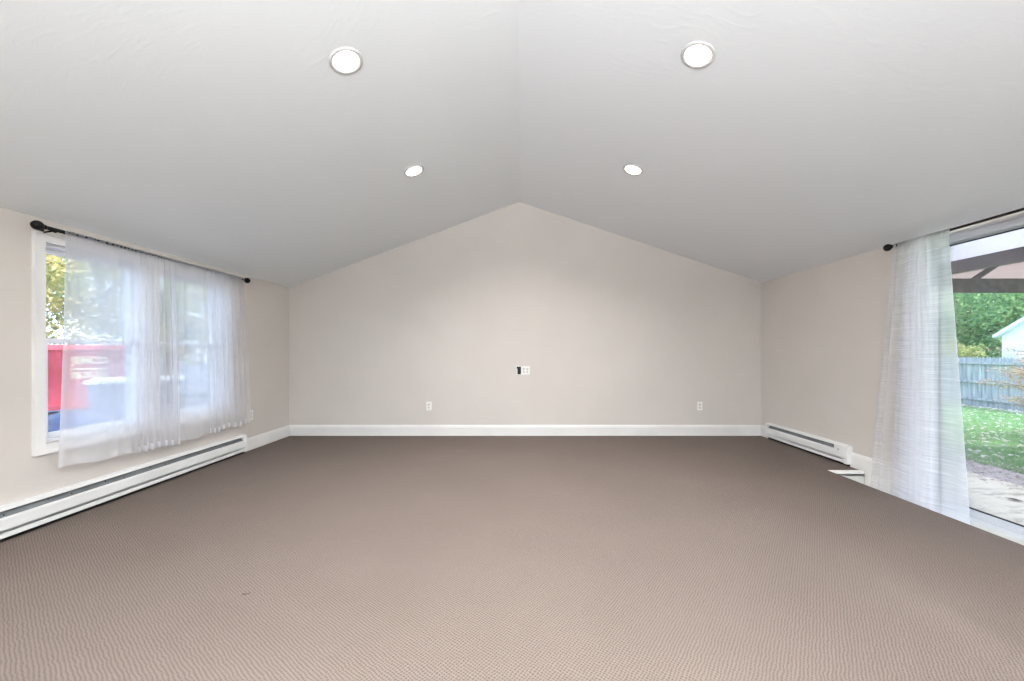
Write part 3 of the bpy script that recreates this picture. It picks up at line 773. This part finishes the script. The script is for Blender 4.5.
bm = B(); prism(bm, [(-1.6, 2.345+oz), (0, 2.29+oz), (0, 2.297+oz), (-1.6, 2.352+oz)], -9, .35); obj('near_panel', bm, pan_m, t)
bm = B(); prism(bm, [(.0, 2.292+oz), (4.2, 2.33+oz), (4.2, 2.337+oz), (.0, 2.299+oz)], -9, 1.9); obj('far_panel', bm, pink_m, t)
bm = B(); box(bm, 3.9, 4.0, 0, .09, -.3, 1.94+oz); obj('post', bm, beam_m, t)
bm = B(); box(bm, -.04, .04, -8.9, -8.82, 0, 2.135+oz); obj('post', bm, beam_m, t)

# ---- left side: red dumpster with yellow lettering
red_m = vary(mat('dumpster_red', S(186, 44, 62), .6), S(166, 34, 52), S(204, 72, 86), 2.2, 6, stretch=(2, 2, .7))
cream_m = vary(mat('lettering_yellow', S(250, 240, 170), .6), S(246, 234, 160), S(252, 244, 184), 12)
DYp = 10.0; gz = -.40
t = empty('dumpster', (-11.55, 9.36, gz), rotz=math.radians(40), label='red steel dumpster with pale yellow lettering outside the double window', cat='dumpster')
hD = 1.30-gz; Wd = 2.1
bm = B(); box(bm, -Wd, Wd, 0, 2.4, .12, .22); box(bm, -Wd, Wd, 0, .05, .12, hD-.1); box(bm, -Wd, Wd, 2.35, 2.4, .12, hD-.1); box(bm, -Wd, -Wd+.05, .05, 2.35, .12, hD-.1); box(bm, Wd-.05, Wd, .05, 2.35, .12, hD-.1)
obj('body', bm, red_m, t, bevel=.01)
bm = B(); box(bm, -Wd-.06, Wd+.06, -.07, .06, hD-.13, hD); box(bm, -Wd-.06, Wd+.06, 2.34, 2.47, hD-.13, hD); box(bm, -Wd-.06, -Wd+.06, .06, 2.34, hD-.13, hD); box(bm, Wd-.06, Wd+.06, .06, 2.34, hD-.13, hD)
obj('rim', bm, vary(mat('dumpster_rim', S(236, 96, 108), .6), S(230, 86, 98), S(240, 108, 118), 3), t, bevel=.01)
bm = B(); box(bm, -Wd-.02, Wd+.02, -.1, 0, .12, .24)
obj('bottom_rail', bm, red_m, t, bevel=.01)
for q in (-2.05, -.75, 2.0):
    bm = B(); box(bm, q-.05, q+.05, -.06, 0, .24, hD-.13); obj('rib', bm, red_m, t, bevel=.008)
for q in (-1.5, 1.5):
    for yy in (.3, 2.1):
        bm = B(); tube(bm, (q-.1, yy, .09), (q+.1, yy, .09), .09, n=16); obj('wheel', bm, dark_m, t, smooth=False)
def text(s, cx, z0, w, h, parent, name, m):
    cu = bpy.data.curves.new(name, 'FONT'); cu.body = s; cu.extrude = .004; cu.offset = .018
    o = bpy.data.objects.new(name, cu); COL.objects.link(o)
    bpy.context.view_layer.update()
    me = bpy.data.meshes.new_from_object(o.evaluated_get(bpy.context.evaluated_depsgraph_get()))
    bpy.data.objects.remove(o)
    xs = [v.co.x for v in me.vertices]; ys = [v.co.y for v in me.vertices]
    sx = w/(max(xs)-min(xs)); sy = h/(max(ys)-min(ys)); mx_, my_ = (max(xs)+min(xs))/2, min(ys)
    for v in me.vertices: v.co = Vector((cx+(v.co.x-mx_)*sx, -.004-v.co.z*.5, z0+(v.co.y-my_)*sy))
    me.materials.clear(); me.materials.append(m)
    o = bpy.data.objects.new(name, me); COL.objects.link(o); o.parent = parent
    return o
# pixel 72..108 at depth 10 -> x -11.23..-10.33, y 357..367 -> z 1.00..0.75
tcx = 1.0
text('JEMCO', tcx, .77-gz, .64, .24, t, 'lettering', cream_m)
text('508-295-3546', tcx, .47-gz, .64, .17, t, 'lettering', cream_m)
bm = B(); box(bm, tcx-.32, tcx+.32, -.008, -.001, .69-gz, .72-gz); obj('lettering_line', bm, cream_m, t)

# big blue-grey box with pale rim before it
boxm = vary(mat('bluegrey_box', S(112, 124, 150), .6), S(100, 112, 140), S(124, 136, 160), 3, 5)
t = empty('storage_box', (-6.72, 7.0, gz), rotz=math.radians(40), label='large blue-grey box with a pale top rim standing before the dumpster', cat='box')
bm = B()
prism(bm, [(-.56, 0), (.56, 0), (.60, .98), (-.60, .98)], 0, 1.1); obj('body', bm, boxm, t, bevel=.03)
bm = B(); box(bm, -.64, .64, -.05, 1.15, .98, 1.045); obj('lid_rim', bm, vary(mat('pale_rim', S(236, 238, 235), .5), S(230, 232, 230), S(240, 241, 240), 4), t, bevel=.015)
for q in (-.45, 0, .45):
    bm = B(); box(bm, q-.02, q+.02, -.02, .0, .06, .93); obj('rib', bm, boxm, t)
# dark blue tarped mound
t = empty('covered_mound', (-5.98, 5.35, gz), label='dark blue tarp-covered mound low in the window corner', cat='tarp')
bm = B(); rr = random.Random(9)
bmesh.ops.create_icosphere(bm, subdivisions=5, radius=1)
from mathutils import noise
for v in bm.verts:
    n = noise.noise(v.co*1.7)*.12+noise.noise(v.co*5)*.03
    v.co = v.co*(1+n); v.co = Vector((v.co.x*.74, v.co.y*.42, max(0, v.co.z)**.7*.72))
tarp_m = vary(mat('navy_tarp', S(42, 66, 110), .5), S(34, 54, 96), S(52, 80, 126), 2, bump=.4, bscale=5, dist=.05)
obj('tarp', bm, tarp_m, t, smooth=True)
bm = B(); prev = None
for i in range(31):
    a = PI*i/30; p = Vector((.76*math.cos(a), -.05, .745*max(0, math.sin(a))**.55+.01))
    if prev: tube(bm, prev, p, .006, n=6)
    prev = p
obj('tie_rope', bm, vary(mat('rope', S(140, 158, 190), .7), S(130, 148, 182), S(152, 170, 200), 20), t)
# grey fence behind, at the far end
t = empty('driveway_fence', (-9.2, 13.0, gz), label='grey board fence beyond the driveway, right of the dumpster', cat='fence')
bm = B(); q = 0
gf_m = vary(mat('grey_boards', S(150, 158, 176), .8), S(136, 145, 164), S(162, 170, 186), 2, 6, stretch=(5, 5, .6))
while q < 6.5:
    box(bm, q, q+.135, 0, .02, .03, 1.66); q += .142
obj('boards', bm, gf_m, t)
for zz in (.4, 1.3): obj('rail', _b(0, 6.5, .02, .06, zz-.04, zz+.04), gf_m, t)
for xx in (0, 2.1, 4.3, 6.4): obj('post', _b(xx, xx+.09, .06, .15, -.1, 1.7), gf_m, t)
# trees on that side
tree('autumn_tree', 'yellow and green autumn tree above the dumpster, at the window edge', 'tree', (-17.5, 13.6, gz), [((0, 0, 5.6), (3.2, 3, 2.8)), ((.6, .4, 3.0), (2.6, 2, 1.7)), ((2.0, 0, 4.6), (2, 2, 2))], 21000, .085, autumn_m, .22)
tree('autumn_tree', 'autumn tree seen through the left sheer panel', 'tree', (-13.4, 15.2, gz), [((0, 0, 4.0), (2.6, 2.2, 2.3)), ((-.5, .4, 2.4), (2, 1.6, 1.2))], 8000, .075, pale_m, .2)
tree('autumn_tree', 'yellowing tree seen through the right sheer panel', 'tree', (-11.0, 14.6, gz), [((0, 0, 3.6), (1.6, 1.6, 1.5)), ((1.8, .4, 3.4), (1.6, 1.6, 1.6)), ((0, 0, 2.0), (2.2, 1.2, .9))], 9000, .075, autumn_m, .18)
